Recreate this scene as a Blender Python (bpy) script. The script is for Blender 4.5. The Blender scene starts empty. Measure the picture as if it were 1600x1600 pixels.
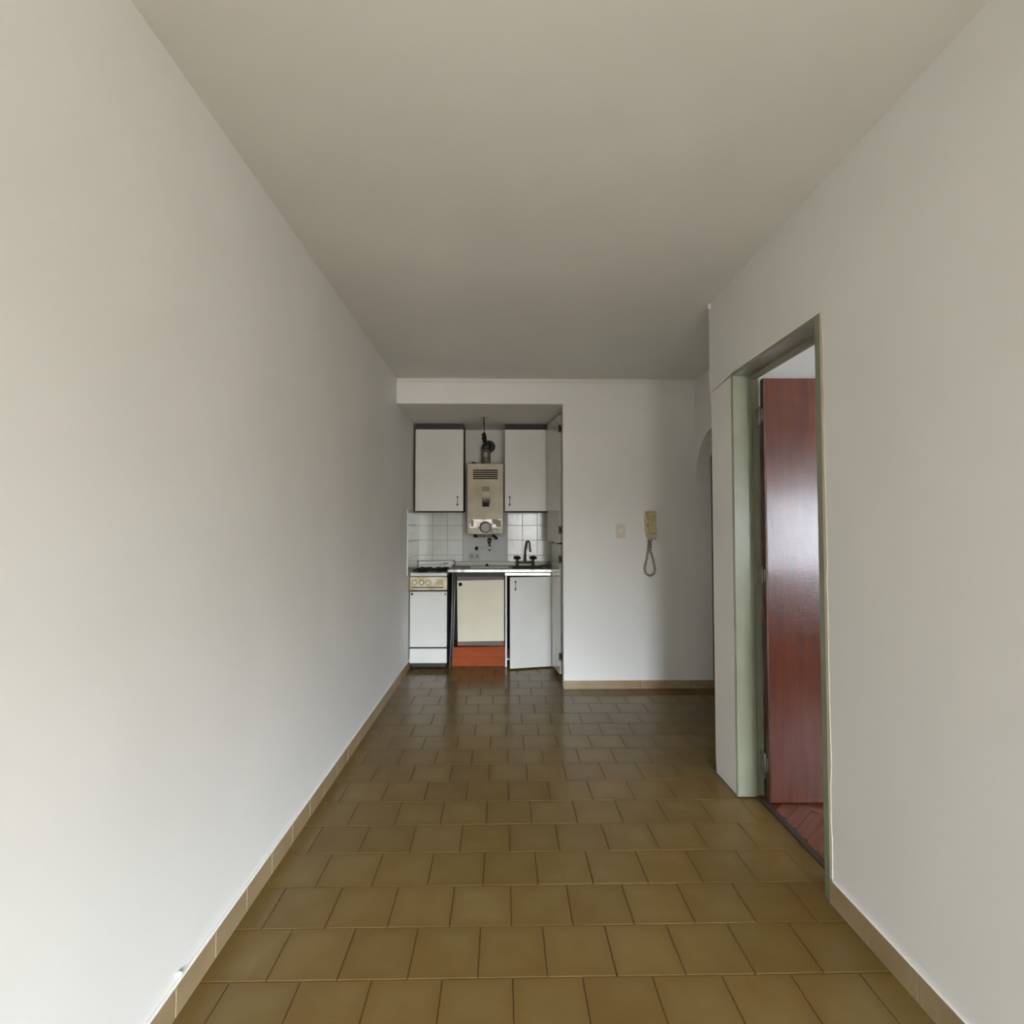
import bpy, bmesh, math, random
from mathutils import Vector, Matrix
random.seed(7)
S = bpy.context.scene
C = S.collection
PI = math.pi

# ------------------------------------------------------------------ camera
F_PX, CAM_H = 837.0, 1.30
yaw, pit = math.atan(15 / F_PX), math.atan(28 / F_PX)
fw = Vector((math.sin(yaw) * math.cos(pit), math.cos(yaw) * math.cos(pit), math.sin(pit)))
rt = Vector((math.cos(yaw), -math.sin(yaw), 0))
up = rt.cross(fw)
cam_d = bpy.data.cameras.new('camera')
cam_d.sensor_width = 36.0
cam_d.lens = F_PX / 1600 * 36.0
cam_d.clip_start = 0.02
cam = bpy.data.objects.new('camera', cam_d)
M = Matrix((rt, up, -fw)).transposed().to_4x4()
M.translation = Vector((0, 0, CAM_H))
cam.matrix_world = M
C.objects.link(cam)
S.camera = cam

# ------------------------------------------------------------------ view + world (overcast daylight)
S.view_settings.view_transform = 'Standard'
S.view_settings.look = 'None'
S.view_settings.gamma = 1.0
S.view_settings.use_curve_mapping = False
S.view_settings.exposure = 0.0
SKY = (0.845, 0.95, 1.07)
SKY_S, GROUND_S = 128.0, 10.0
W = bpy.data.worlds.new('world')
S.world = W
W.use_nodes = True
nt = W.node_tree
nt.nodes.clear()
n_out = nt.nodes.new('ShaderNodeOutputWorld')
n_bg = nt.nodes.new('ShaderNodeBackground')
n_tc = nt.nodes.new('ShaderNodeTexCoord')
n_sp = nt.nodes.new('ShaderNodeSeparateXYZ')
n_rp = nt.nodes.new('ShaderNodeValToRGB')
n_ma = nt.nodes.new('ShaderNodeMapRange')
nt.links.new(n_tc.outputs['Generated'], n_sp.inputs[0])
nt.links.new(n_sp.outputs['Z'], n_ma.inputs['Value'])
n_ma.inputs['From Min'].default_value = -1.0
nt.links.new(n_ma.outputs[0], n_rp.inputs[0])
g = GROUND_S / SKY_S
n_rp.color_ramp.elements[0].position = 0.51
n_rp.color_ramp.elements[0].color = (g, g * .97, g * .92, 1)
n_rp.color_ramp.elements[1].position = 0.63
n_rp.color_ramp.elements[1].color = (*SKY, 1)
nt.links.new(n_rp.outputs[0], n_bg.inputs[0])
n_bg.inputs[1].default_value = SKY_S
nt.links.new(n_bg.outputs[0], n_out.inputs[0])

# room measures
XL, XR = -0.877, 1.150            # left and right wall faces
YF, YB, YK = -4.30, 4.42, 5.60    # window wall, end wall, kitchen back wall
ZC, ZK = 2.55, 2.347              # ceilings
XA = 0.503                        # right edge of the kitchen opening
XH = 1.61                         # hall side wall (arch)
DY0, DY1, DZ = 1.895, 2.648, 2.085  # door opening, outer frame edges
YF2 = -0.80                       # bedroom window wall
YJ, XJ = -0.30, 2.32            # unseen widening behind the camera, added so daylight reaches the left wall
BX1, BY1 = 4.90, 2.82             # bedroom
WIN = (0.15, 2.28, 0.05, 2.15)   # unseen balcony door opening, sized to carry the daylight: x0,x1,z0,z1
WIN2 = (2.50, 4.80, 0.86, 1.74)   # bedroom window below its lowered shutter


def portal(x0, x1, z0, z1, name, yf):
    l = bpy.data.lights.new(name, 'AREA')
    l.shape = 'RECTANGLE'
    l.size, l.size_y = x1 - x0, z1 - z0
    l.cycles.is_portal = True
    o = bpy.data.objects.new(name, l)
    o.location = ((x0 + x1) / 2, yf - 0.13, (z0 + z1) / 2)
    C.objects.link(o)
    return o


def orient_in(o):
    o.rotation_euler = Vector((0, 1, 0)).to_track_quat('-Z', 'Z').to_euler()


orient_in(portal(*WIN, 'window_daylight_portal', YF))
orient_in(portal(*WIN2, 'bedroom_daylight_portal', YF2))


# ------------------------------------------------------------------ materials
def lin(c):
    return tuple(((v / 255) / 12.92 if v / 255 <= 0.04045 else ((v / 255 + 0.055) / 1.055) ** 2.4) for v in c)


class Mat:
    def __init__(s, name, rgb, rough=.5, metal=0.0, spec=.5, coat=0.0, coat_rough=.1):
        s.m = bpy.data.materials.new(name)
        s.m.use_nodes = True
        s.t = s.m.node_tree
        s.b = s.t.nodes['Principled BSDF']
        s.c = lin(rgb)
        s.b.inputs['Base Color'].default_value = (*s.c, 1)
        s.b.inputs['Roughness'].default_value = rough
        s.b.inputs['Metallic'].default_value = metal
        s.b.inputs['Specular IOR Level'].default_value = spec
        s.b.inputs['Coat Weight'].default_value = coat
        s.b.inputs['Coat Roughness'].default_value = coat_rough

    def n(s, t, **k):
        x = s.t.nodes.new(t)
        for a, b in k.items():
            setattr(x, a, b)
        return x

    def coords(s, scale=(1, 1, 1), rand=False, kind='Object'):
        tc = s.n('ShaderNodeTexCoord')
        mp = s.n('ShaderNodeMapping')
        mp.inputs['Scale'].default_value = scale
        s.t.links.new(tc.outputs[kind], mp.inputs[0])
        if rand:
            oi = s.n('ShaderNodeObjectInfo')
            mu = s.n('ShaderNodeMath', operation='MULTIPLY')
            mu.inputs[1].default_value = 37.0
            s.t.links.new(oi.outputs['Random'], mu.inputs[0])
            s.t.links.new(mu.outputs[0], mp.inputs['Location'])
        return mp.outputs[0]

    def noise(s, scale, detail=3, stretch=(1, 1, 1), rand=False, rough=.5):
        nz = s.n('ShaderNodeTexNoise')
        nz.inputs['Scale'].default_value = scale
        nz.inputs['Detail'].default_value = detail
        nz.inputs['Roughness'].default_value = rough
        s.t.links.new(s.coords(stretch, rand), nz.inputs['Vector'])
        return nz.outputs['Fac']

    def ramp(s, fac, stops):
        r = s.n('ShaderNodeValToRGB')
        e = r.color_ramp.elements
        while len(e) > 1:
            e.remove(e[0])
        e[0].position, e[0].color = stops[0][0], (*lin(stops[0][1]), 1)
        for p, c in stops[1:]:
            k = e.new(p)
            k.color = (*lin(c), 1)
        s.t.links.new(fac, r.inputs[0])
        return r.outputs[0]

    def color(s, out):
        s.t.links.new(out, s.b.inputs['Base Color'])
        return s

    def bump(s, fac, strength=.1, dist=.002):
        b = s.n('ShaderNodeBump')
        b.inputs['Strength'].default_value = strength
        b.inputs['Distance'].default_value = dist
        s.t.links.new(fac, b.inputs['Height'])
        s.t.links.new(b.outputs[0], s.b.inputs['Normal'])
        return s

    def mix(s, a, b, fac, mode='MIX'):
        x = s.n('ShaderNodeMix', data_type='RGBA', blend_type=mode)
        for sock, v in ((x.inputs[6], a), (x.inputs[7], b)):
            if isinstance(v, tuple):
                sock.default_value = (*lin(v), 1)
            else:
                s.t.links.new(v, sock)
        if isinstance(fac, (int, float)):
            x.inputs[0].default_value = fac
        else:
            s.t.links.new(fac, x.inputs[0])
        return x.outputs[2]

    def rough_from(s, fac, lo, hi):
        r = s.n('ShaderNodeMapRange')
        r.inputs['To Min'].default_value, r.inputs['To Max'].default_value = lo, hi
        s.t.links.new(fac, r.inputs['Value'])
        s.t.links.new(r.outputs[0], s.b.inputs['Roughness'])
        return s


def wall_paint(name, rgb):
    m = Mat(name, rgb, .62, spec=.35)
    nz = m.noise(1.3, 2)
    d = tuple(int(v * .975) for v in rgb)
    m.color(m.ramp(nz, [(.35, d), (.65, rgb)]))
    m.bump(m.noise(55, 3), .06, .004)
    return m.m


M_WALL = wall_paint('white_wall_paint', (232, 230, 225))
M_CEIL = wall_paint('white_ceiling_paint', (230, 228, 221))

_m = Mat('olive_floor_tile', (120, 97, 52), .22, spec=.26)
_nz = _m.noise(6, 4, rand=True)
_c1 = _m.ramp(_nz, [(.30, (108, 86, 46)), (.5, (113, 93, 53)), (.7, (116, 98, 59))])
_oi = _m.n('ShaderNodeObjectInfo')
_c2 = _m.ramp(_oi.outputs['Random'], [(0, (240, 234, 222)), (.5, (248, 246, 238)), (1, (255, 252, 248))])
_c3 = _m.mix(_c1, _c2, 1.0, 'MULTIPLY')
# browner glaze towards each tile's rim
_tc = _m.n('ShaderNodeTexCoord')
_vm = _m.n('ShaderNodeVectorMath', operation='ABSOLUTE')
_m.t.links.new(_tc.outputs['Object'], _vm.inputs[0])
_sx = _m.n('ShaderNodeSeparateXYZ')
_m.t.links.new(_vm.outputs[0], _sx.inputs[0])
_mx = _m.n('ShaderNodeMath', operation='MAXIMUM')
_m.t.links.new(_sx.outputs[0], _mx.inputs[0])
_m.t.links.new(_sx.outputs[1], _mx.inputs[1])
_mr = _m.n('ShaderNodeMapRange')
_mr.inputs['From Min'].default_value, _mr.inputs['From Max'].default_value = .055, .105
_m.t.links.new(_mx.outputs[0], _mr.inputs['Value'])
_nm = _m.n('ShaderNodeMath', operation='MULTIPLY')
_m.t.links.new(_mr.outputs[0], _nm.inputs[0])
_m.t.links.new(_nz, _nm.inputs[1])
_m.color(_m.mix(_c3, (100, 75, 38), _nm.outputs[0]))
_m.bump(_m.noise(9, 2, rand=True), .025, .003)
_m.rough_from(_m.noise(14, 3, rand=True), .18, .27)
M_TILE = _m.m
M_GROUT = Mat('brown_grout', (96, 76, 44), .85, spec=.2).m
_m = Mat('beige_skirting_tile', (158, 138, 108), .35)
_m.color(_m.ramp(_m.noise(7, 3, rand=True), [(.3, (146, 126, 94)), (.7, (158, 139, 108))]))
M_SKIRT = _m.m
M_MORTAR = Mat('pale_mortar', (196, 186, 168), .9, spec=.1).m

_m = Mat('white_glazed_wall_tile', (205, 205, 198), .13)
_m.color(_m.ramp(_m.noise(5, 2, rand=True), [(.3, (205, 206, 198)), (.7, (217, 217, 211))]))
_m.bump(_m.noise(16, 3, rand=True), .25, .004)
M_WTILE = _m.m
M_WGROUT = Mat('grey_wall_grout', (150, 146, 134), .9, spec=.1).m
M_PLASTER = Mat('smooth_grey_plaster', (197, 197, 192), .55, spec=.3).m

_m = Mat('white_laminate', (222, 221, 215), .42)
_m.color(_m.ramp(_m.noise(2.2, 3), [(.3, (216, 214, 207)), (.7, (227, 226, 221))]))
M_LAM = _m.m
_m = Mat('gloss_white_laminate', (214, 212, 204), .12)
_m.color(_m.ramp(_m.noise(3, 3), [(.3, (206, 203, 193)), (.7, (216, 214, 206))]))
M_GLOSSLAM = _m.m
_m = Mat('cream_laminate', (222, 212, 188), .4)
_m.color(_m.ramp(_m.noise(2.5, 3), [(.3, (216, 206, 180)), (.7, (226, 217, 194))]))
M_CREAM = _m.m
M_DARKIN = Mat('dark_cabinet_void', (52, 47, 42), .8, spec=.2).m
_m = Mat('brown_wood_edge', (108, 88, 76), .5)
_m.color(_m.ramp(_m.noise(9, 4, (1, 1, 8)), [(.3, (98, 80, 70)), (.7, (116, 96, 84))]))
M_BROWN = _m.m
_m = Mat('orange_stained_wood', (170, 76, 24), .45, spec=.2)
_m.color(_m.ramp(_m.noise(6, 4, (1, 1, 9)), [(.3, (138, 58, 14)), (.55, (152, 67, 17)), (.75, (162, 77, 22))]))
M_ORANGE = _m.m

_m = Mat('white_enamel', (226, 228, 226), .22)
_m.color(_m.ramp(_m.noise(3, 2), [(.3, (220, 219, 213)), (.7, (228, 227, 222))]))
M_ENAM = _m.m
M_RUST = Mat('rust_brown', (104, 72, 52), .8, spec=.2).m
_m = Mat('yellowed_enamel', (224, 213, 186), .3)
_m.color(_m.ramp(_m.noise(8, 3), [(.35, (204, 184, 142)), (.6, (228, 220, 198))]))
M_YENAM = _m.m
M_CREAMKNOB = Mat('cream_knob_plastic', (226, 220, 200), .35).m
M_TAN = Mat('tan_plastic', (190, 168, 128), .4).m
M_BLACK = Mat('black_iron', (22, 21, 20), .6, spec=.25).m
M_BLACKGAP = Mat('dark_grey_paint_and_gap_shade', (44, 44, 46), .6).m  # dark grey parts; also paints shade in gaps around counter and cabinets
M_GREY = Mat('dark_grey_metal', (70, 72, 72), .45, .6).m
_m = Mat('brushed_steel', (178, 176, 168), .28, 1.0)
_m.rough_from(_m.noise(40, 3, (1, 8, 1)), .2, .38)
M_STEEL = _m.m
M_STEELDULL = Mat('dull_steel', (150, 147, 138), .5, .55).m
M_CHROME = Mat('worn_chrome', (205, 203, 198), .16, 1.0).m
_m = Mat('polished_edge', (240, 240, 236), .38, .6)
_m.color(_m.ramp(_m.noise(9, 4, (1, .1, .1)), [(.36, (168, 164, 156)), (.5, (236, 235, 230)), (.7, (242, 242, 238))]))
M_EDGE = _m.m
M_DARKCHROME = Mat('tarnished_chrome', (92, 90, 84), .28, .9).m
_m = Mat('galvanised_pipe', (150, 144, 130), .4, .55)
_m.color(_m.ramp(_m.noise(20, 4), [(.35, (128, 120, 104)), (.65, (190, 184, 168))]))
M_GALV = _m.m
_m = Mat('beige_heater_enamel', (188, 176, 150), .38)
_m.color(_m.ramp(_m.noise(3.2, 4), [(.32, (166, 152, 126)), (.5, (188, 176, 150)), (.7, (196, 186, 162))]))
M_HEAT = _m.m
M_SOOT = None
_m = Mat('sooty_sight_channel', (180, 170, 146), .5)
_tc = _m.n('ShaderNodeTexCoord')
_sp = _m.n('ShaderNodeSeparateXYZ')
_m.t.links.new(_tc.outputs['Generated'], _sp.inputs[0])
_ns = _m.noise(26, 3)
_ad = _m.n('ShaderNodeMath', operation='MULTIPLY_ADD')
_m.t.links.new(_ns, _ad.inputs[0])
_ad.inputs[1].default_value = .3
_m.t.links.new(_sp.outputs['Z'], _ad.inputs[2])
_m.color(_m.ramp(_ad.outputs[0], [(.22, (52, 54, 52)), (.42, (92, 92, 86)), (.72, (186, 176, 152))]))
M_SOOT = _m.m
_m = Mat('worn_control_foil', (196, 190, 180), .34, .35)
_m.color(_m.ramp(_m.noise(22, 3), [(.36, (104, 100, 92)), (.47, (176, 170, 160)), (.6, (214, 209, 202))]))
M_FOIL = _m.m
M_FOILGREY = Mat('bare_grey_foil', (112, 108, 98), .5, .5).m
M_KNOBGREY = Mat('grey_knob_plastic', (178, 174, 164), .4).m
M_LABEL = Mat('grey_sticker', (150, 148, 146), .5).m
M_INK = Mat('dark_print', (48, 44, 40), .6).m

_m = Mat('sage_green_frame_paint', (130, 132, 112), .26)
_m.color(_m.ramp(_m.noise(4, 3), [(.3, (124, 126, 104)), (.7, (136, 139, 119))]))
_m.bump(_m.noise(18, 3), .08, .003)
M_FRAME = _m.m
_m = Mat('red_brown_varnished_wood', (80, 38, 20), .2, spec=.34, coat=.22, coat_rough=.09)
_w = _m.noise(5, 5, (7, 7, .55), rough=.6)
_m.color(_m.ramp(_w, [(.3, (66, 26, 9)), (.5, (80, 33, 12)), (.72, (94, 43, 20))]))
_bz = _m.noise(60, 3, (5, 1, .25))
_bx = _m.noise(60, 3, (.25, 1, 5))
_am = _m.n('ShaderNodeMath', operation='ADD')
_m.t.links.new(_bz, _am.inputs[0])
_m.t.links.new(_bx, _am.inputs[1])
_m.bump(_am.outputs[0], .22, .002)
_m.rough_from(_m.noise(3, 4, (4, 1, 1)), .14, .26)
M_DOOR = _m.m
M_DOOREDGE = Mat('dark_door_edge', (70, 44, 32), .5).m
_m = Mat('red_parquet', (110, 62, 40), .3)
_m.color(_m.ramp(_m.noise(6, 4, (1, 9, 1), rand=True), [(.3, (98, 52, 34)), (.7, (124, 72, 48))]))
M_PARQ = _m.m
M_THRESH = Mat('dark_threshold', (66, 56, 44), .55).m
_m = Mat('aged_ivory_plastic', (196, 182, 142), .35)
_m.color(_m.ramp(_m.noise(9, 2), [(.3, (186, 170, 128)), (.7, (202, 188, 150))]))
M_IVORY = _m.m
M_IVORYDK = Mat('dark_ivory_plastic_and_shadow_line', (126, 106, 66), .5).m
M_CORD = Mat('brown_coiled_cord', (110, 92, 64), .5).m
M_PLATE = Mat('beige_switch_plate', (212, 203, 182), .4).m
M_WHITEPL = Mat('white_plastic', (226, 224, 218), .4).m
M_RUBBER = Mat('dark_green_rubber', (70, 74, 66), .7, spec=.3).m
M_ALU = Mat('window_aluminium', (190, 190, 188), .4, .6).m
M_HINGE = Mat('brown_hinge', (72, 56, 44), .5, .4).m


# ------------------------------------------------------------------ geometry helpers
class G:
    """Collects shapes in world coordinates; .obj links them as ONE mesh."""

    def __init__(s):
        s.bm = bmesh.new()

    def box(s, x0, x1, y0, y1, z0, z1, bev=0.0, seg=2, edges=None):
        vs = [s.bm.verts.new((x, y, z)) for x in (x0, x1) for y in (y0, y1) for z in (z0, z1)]
        fs = []
        for q in ((0, 1, 3, 2), (4, 6, 7, 5), (0, 4, 5, 1), (2, 3, 7, 6), (0, 2, 6, 4), (1, 5, 7, 3)):
            fs.append(s.bm.faces.new([vs[i] for i in q]))
        if bev:
            es = {e for f in fs for e in f.edges}
            if edges == 'y':       # only the edges that run along y
                es = {e for e in es if abs(e.verts[0].co.y - e.verts[1].co.y) > 1e-6}
            elif edges == 'z':
                es = {e for e in es if abs(e.verts[0].co.z - e.verts[1].co.z) > 1e-6}
            bmesh.ops.bevel(s.bm, geom=list(es), offset=bev, segments=seg, affect='EDGES', profile=.5)
        return s

    def prism(s, pts, axis, a, b, bev=0.0):
        """2-D outline extruded along axis from a to b. axis x: (y,z), y: (x,z), z: (x,y)."""
        def mk(p, t):
            return {'x': (t, p[0], p[1]), 'y': (p[0], t, p[1]), 'z': (p[0], p[1], t)}[axis]
        lo = [s.bm.verts.new(mk(p, a)) for p in pts]
        hi = [s.bm.verts.new(mk(p, b)) for p in pts]
        fs = [s.bm.faces.new(lo), s.bm.faces.new(hi[::-1])]
        n = len(pts)
        for i in range(n):
            fs.append(s.bm.faces.new((lo[i], hi[i], hi[(i + 1) % n], lo[(i + 1) % n])))
        if bev:
            es = list(fs[0].edges) + list(fs[1].edges)
            bmesh.ops.bevel(s.bm, geom=es, offset=bev, segments=2, affect='EDGES')
        return s

    def tube(s, pts, r, seg=10, cap=True):
        pts = [Vector(p) for p in pts]
        rs = r if isinstance(r, (list, tuple)) else [r] * len(pts)
        rings, prev = [], None
        for i, p in enumerate(pts):
            t = (pts[min(i + 1, len(pts) - 1)] - pts[max(i - 1, 0)]).normalized()
            if prev is None:
                a = Vector((0, 0, 1)) if abs(t.z) < .9 else Vector((1, 0, 0))
                u = t.cross(a).normalized()
            else:
                u = (prev - t * prev.dot(t)).normalized()
            prev = u
            v = t.cross(u)
            rings.append([s.bm.verts.new(p + (u * math.cos(k * 2 * PI / seg) + v * math.sin(k * 2 * PI / seg)) * rs[i]) for k in range(seg)])
        for a, b in zip(rings, rings[1:]):
            for k in range(seg):
                f = s.bm.faces.new((a[k], a[(k + 1) % seg], b[(k + 1) % seg], b[k]))
                f.smooth = True
        if cap:
            s.bm.faces.new(rings[0][::-1])
            s.bm.faces.new(rings[-1])
        return s

    def lathe(s, prof, c, axis='z', seg=24):
        """profile of (radius, height) turned about an axis through c."""
        c = Vector(c)
        ax = {'x': Vector((1, 0, 0)), 'y': Vector((0, 1, 0)), 'z': Vector((0, 0, 1))}[axis]
        u = Vector((0, 0, 1)) if axis != 'z' else Vector((1, 0, 0))
        v = ax.cross(u)
        rings = []
        for r, h in prof:
            if r < 1e-6:
                rings.append([s.bm.verts.new(c + ax * h)])
            else:
                rings.append([s.bm.verts.new(c + ax * h + (u * math.cos(k * 2 * PI / seg) + v * math.sin(k * 2 * PI / seg)) * r) for k in range(seg)])
        for a, b in zip(rings, rings[1:]):
            for k in range(seg):
                q = [a[k % len(a)], a[(k + 1) % len(a)], b[(k + 1) % len(b)], b[k % len(b)]]
                q = list(dict.fromkeys(q))
                if len(q) > 2:
                    f = s.bm.faces.new(q)
                    f.smooth = True
        if len(rings[0]) > 1:
            s.bm.faces.new(rings[0])
        if len(rings[-1]) > 1:
            s.bm.faces.new(rings[-1])
        return s

    def rot(s, angle, axis, centre):
        bmesh.ops.rotate(s.bm, cent=Vector(centre), matrix=Matrix.Rotation(angle, 3, axis), verts=s.bm.verts)
        return s

    def obj(s, name, mat, parent=None, origin=None):
        off = Vector(origin) if origin is not None else (world_loc(parent) if parent else Vector((0, 0, 0)))
        bmesh.ops.translate(s.bm, verts=s.bm.verts, vec=-off)
        bmesh.ops.recalc_face_normals(s.bm, faces=s.bm.faces)
        me = bpy.data.meshes.new(name)
        s.bm.to_mesh(me)
        s.bm.free()
        me.materials.append(mat)
        o = bpy.data.objects.new(name, me)
        C.objects.link(o)
        if parent:
            o.parent = parent
            o.location = off - world_loc(parent)
        else:
            o.location = off
        return o


def world_loc(o):
    v = Vector(o.location)
    while o.parent:
        o = o.parent
        v += o.location
    return v


def thing(name, label, cat, loc, group=None):
    o = bpy.data.objects.new(name, None)
    o.empty_display_size = .1
    C.objects.link(o)
    o.location = loc
    o['label'], o['category'] = label, cat
    if group:
        o['group'] = group
    return o


def struct(o, label=None):
    o['kind'] = 'structure'
    if label:
        o['label'] = label
    return o


def sempty(name, loc, label=None):
    o = bpy.data.objects.new(name, None)
    o.empty_display_size = .1
    C.objects.link(o)
    o.location = loc
    return struct(o, label)


def turn(root, angle):
    root.rotation_euler = (0, 0, angle)


def text_mesh(name, body, size, loc, rot, mat, parent, depth=.0006):
    cu = bpy.data.curves.new(name, 'FONT')
    cu.body, cu.size = body, size
    cu.align_x, cu.align_y = 'CENTER', 'CENTER'
    cu.extrude = depth
    cu.offset = size * .03
    tmp = bpy.data.objects.new('tmp', cu)
    C.objects.link(tmp)
    dg = bpy.context.evaluated_depsgraph_get()
    me = bpy.data.meshes.new_from_object(tmp.evaluated_get(dg))
    bpy.data.objects.remove(tmp)
    bpy.data.curves.remove(cu)
    me.materials.clear()
    me.materials.append(mat)
    o = bpy.data.objects.new(name, me)
    C.objects.link(o)
    o.parent = parent
    o.location = Vector(loc) - world_loc(parent)
    o.rotation_euler = rot
    return o


# ------------------------------------------------------------------ room shell
T = .12
struct(G().box(XL - T, XL, YF - T, YK + T, 0, ZC + .1).obj('wall_left', M_WALL), 'long plain white wall')
# right wall with its doorway; the strip past the door is plastered a little prouder below the head
struct(G().prism([(YJ, 0), (DY0, 0), (DY0, DZ), (DY1, DZ), (2.930, DZ - .03), (2.930, ZC + .1), (YJ, ZC + .1)], 'x', XR, XR + .13).obj('wall_right', M_WALL), 'white wall pierced by the doorway')
wr2 = struct(G().prism([(DY1, 0), (2.896, 0), (2.903, .10), (2.900, DZ - .032), (2.905, DZ - .03), (DY1, DZ - .012)], 'x', XR - .002, XR + .13, .003).obj('wall_right.001', M_WALL), 'narrow white wall strip between doorway and hall')
# end wall: pier on the right and beam over the kitchen opening
struct(G().prism([(XA, 0), (1.735, 0), (1.735, ZC + .1), (XL, ZC + .1), (XL, ZK), (XA, ZK)], 'y', YB, YB + .10).obj('wall_back', M_WALL), 'white end wall with the kitchen opening')
# hall side wall with an arch that springs from the end wall
R_A, ZA = .39, 1.70
arch = [(YB, ZA)]
for k in range(1, 25):
    a = PI * k / 24
    arch.append((YB - R_A + R_A * math.cos(a), ZA + R_A * math.sin(a)))
arch += [(YB - 2 * R_A, 0), (2.845, 0), (2.845, ZC + .1), (YB, ZC + .1)]
struct(G().prism(arch, 'x', XH, XH + .105).obj('wall_hall', M_WALL), 'side wall with a round arch')
struct(G().box(XR + .13, XH + .105, 2.845, 2.90, 0, ZC + .1).obj('wall_hall_return', M_WALL))
struct(G().box(2.6, 2.7, 2.7, YK + .1, 0, ZC + .1).obj('wall_hall_far', M_WALL))
struct(G().box(1.735, 2.6, YK, YK + .1, 0, ZC + .1).obj('wall_hall_end', M_WALL))
struct(G().box(1.635, 1.735, YB + .10, YK + .1, 0, ZC + .1).obj('wall_hall_inner', M_WALL))
# kitchen recess
wk = struct(G().box(XL, .64, YK, YK + .1, 0, ZC).obj('wall_kitchen', M_WALL), 'back wall of the kitchen recess')
struct(G().box(.54, .64, YB + .10, YK, 0, ZK).obj('wall_kitchen_right', M_WALL))
struct(G().box(XL, .64, YB + .10, YK, ZK, ZK + .1).obj('ceiling.001', M_CEIL), 'low ceiling of the kitchen recess')
struct(G().box(XL - T, 2.7, YF - T, YK + .1, ZC, ZC + .12).obj('ceiling', M_CEIL), 'plain white ceiling')
# window wall behind the camera
fx0, fx1 = XL - T, BX1 + T


def wall_with_hole(name, x0, x1, w, yf):
    g = G()
    g.box(x0, w[0], yf - T, yf, 0, ZC + .1)
    g.box(w[1], x1, yf - T, yf, 0, ZC + .1)
    g.box(w[0], w[1], yf - T, yf, w[3], ZC + .1)
    g.box(w[0], w[1], yf - T, yf, 0, w[2])
    return struct(g.obj(name, M_WALL))


wall_with_hole('wall_front', fx0, XJ + .12, WIN, YF)
struct(G().box(XR + .13, XJ + .12, YJ, YJ + .12, 0, ZC + .1).obj('wall_right.002', M_WALL))  # unseen wall of the widening added for the window light
struct(G().box(XJ, XJ + .12, YF, YJ, 0, ZC + .1).obj('wall_right.003', M_WALL))
wall_with_hole('wall_front.001', XJ + .12, fx1, (WIN2[0], WIN2[1], WIN2[2], 2.1), YF2)


def window(name, w, zt, yf):
    r = sempty(name, ((w[0] + w[1]) / 2, yf - .06, w[2]))
    y0, y1 = yf - .09, yf - .05
    for x in (w[0], (w[0] + w[1]) / 2 - .02, w[1] - .04):
        G().box(x, x + .04, y0, y1, w[2], zt, .003).obj('window_stile', M_ALU, r)
    G().box(w[0], w[1], y0, y1, w[2], w[2] + .05, .003).obj('window_rail', M_ALU, r)
    G().box(w[0], w[1], y0, y1, zt - .05, zt, .003).obj('window_rail', M_ALU, r)
    return r


window('window_1', WIN, WIN[3], YF)
w2 = window('window_2', WIN2, 2.1, YF2)
for k in range(10):
    z = WIN2[3] + .002 + k * .043
    G().box(WIN2[0], WIN2[1], YF2 - .115, YF2 - .095, z, z + .042, .004).obj('shutter_slat', M_ALU, w2)
# unseen sheer curtain, added so the bedroom window glows with daylight
_m = Mat('added_white_curtain', (240, 240, 238), .8)
_tl = _m.n('ShaderNodeBsdfTranslucent')
_tl.inputs[0].default_value = (.86, .86, .87, 1)
_tr = _m.n('ShaderNodeBsdfDiffuse')
_tr.inputs[0].default_value = (.8, .8, .8, 1)
_mxs = _m.n('ShaderNodeMixShader')
_mxs.inputs[0].default_value = .25
_m.t.links.new(_tl.outputs[0], _mxs.inputs[1])
_m.t.links.new(_tr.outputs[0], _mxs.inputs[2])
_m.t.links.new(_mxs.outputs[0], _m.t.nodes['Material Output'].inputs[0])
cu = G()
xs_ = [WIN2[0] - .1 + k * (WIN2[1] - WIN2[0] + .2) / 96 for k in range(97)]
lo_ = [cu.bm.verts.new((x, YF2 + .03 + .012 * math.sin(k * .9), .55)) for k, x in enumerate(xs_)]
hi_ = [cu.bm.verts.new((x, YF2 + .03 + .012 * math.sin(k * .9), 2.3)) for k, x in enumerate(xs_)]
for k in range(96):
    cu.bm.faces.new((lo_[k], lo_[k + 1], hi_[k + 1], hi_[k])).smooth = True
cu.obj('added_sheer_curtain', _m.m, w2)
# bedroom
struct(G().box(XR + .13, BX1 + T, BY1, BY1 + .02, 0, ZC + .1).obj('wall_bedroom', M_WALL), 'white bedroom wall behind the open door')
struct(G().box(BX1, BX1 + T, YF2, BY1, 0, ZC + .1).obj('wall_bedroom_right', M_WALL))
struct(G().box(2.70, BX1 + T, YF2 - T, BY1 + .08, ZC, ZC + .12).obj('ceiling.002', M_CEIL))

# cornice that softens the ceiling line
tr = G()
prof = [(0, 0), (0, -.028), (.006, -.030), (.014, -.022), (.022, -.012), (.028, -.004), (.028, 0)]
tr.prism([(YB - a, ZC + b) for a, b in prof], 'x', XL + .008, XH)
struct(tr.obj('trim_1', M_CEIL), 'thin cornice above the end wall')
struct(G().prism([(2.90 + a, ZC + b) for a, b in prof], 'x', XR - .012, XH).obj('trim_2', M_CEIL), 'stub of cornice at the wall corner')

# ------------------------------------------------------------------ floors
fl = struct(G().box(XL - T, 2.7, YF - T, YK + .1, -.10, -.0035).obj('floor', M_GROUT), 'olive brown ceramic tile floor in running bond')
PX, Y0, GR = .2035, 1.600, .0026
_cache = {}


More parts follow.
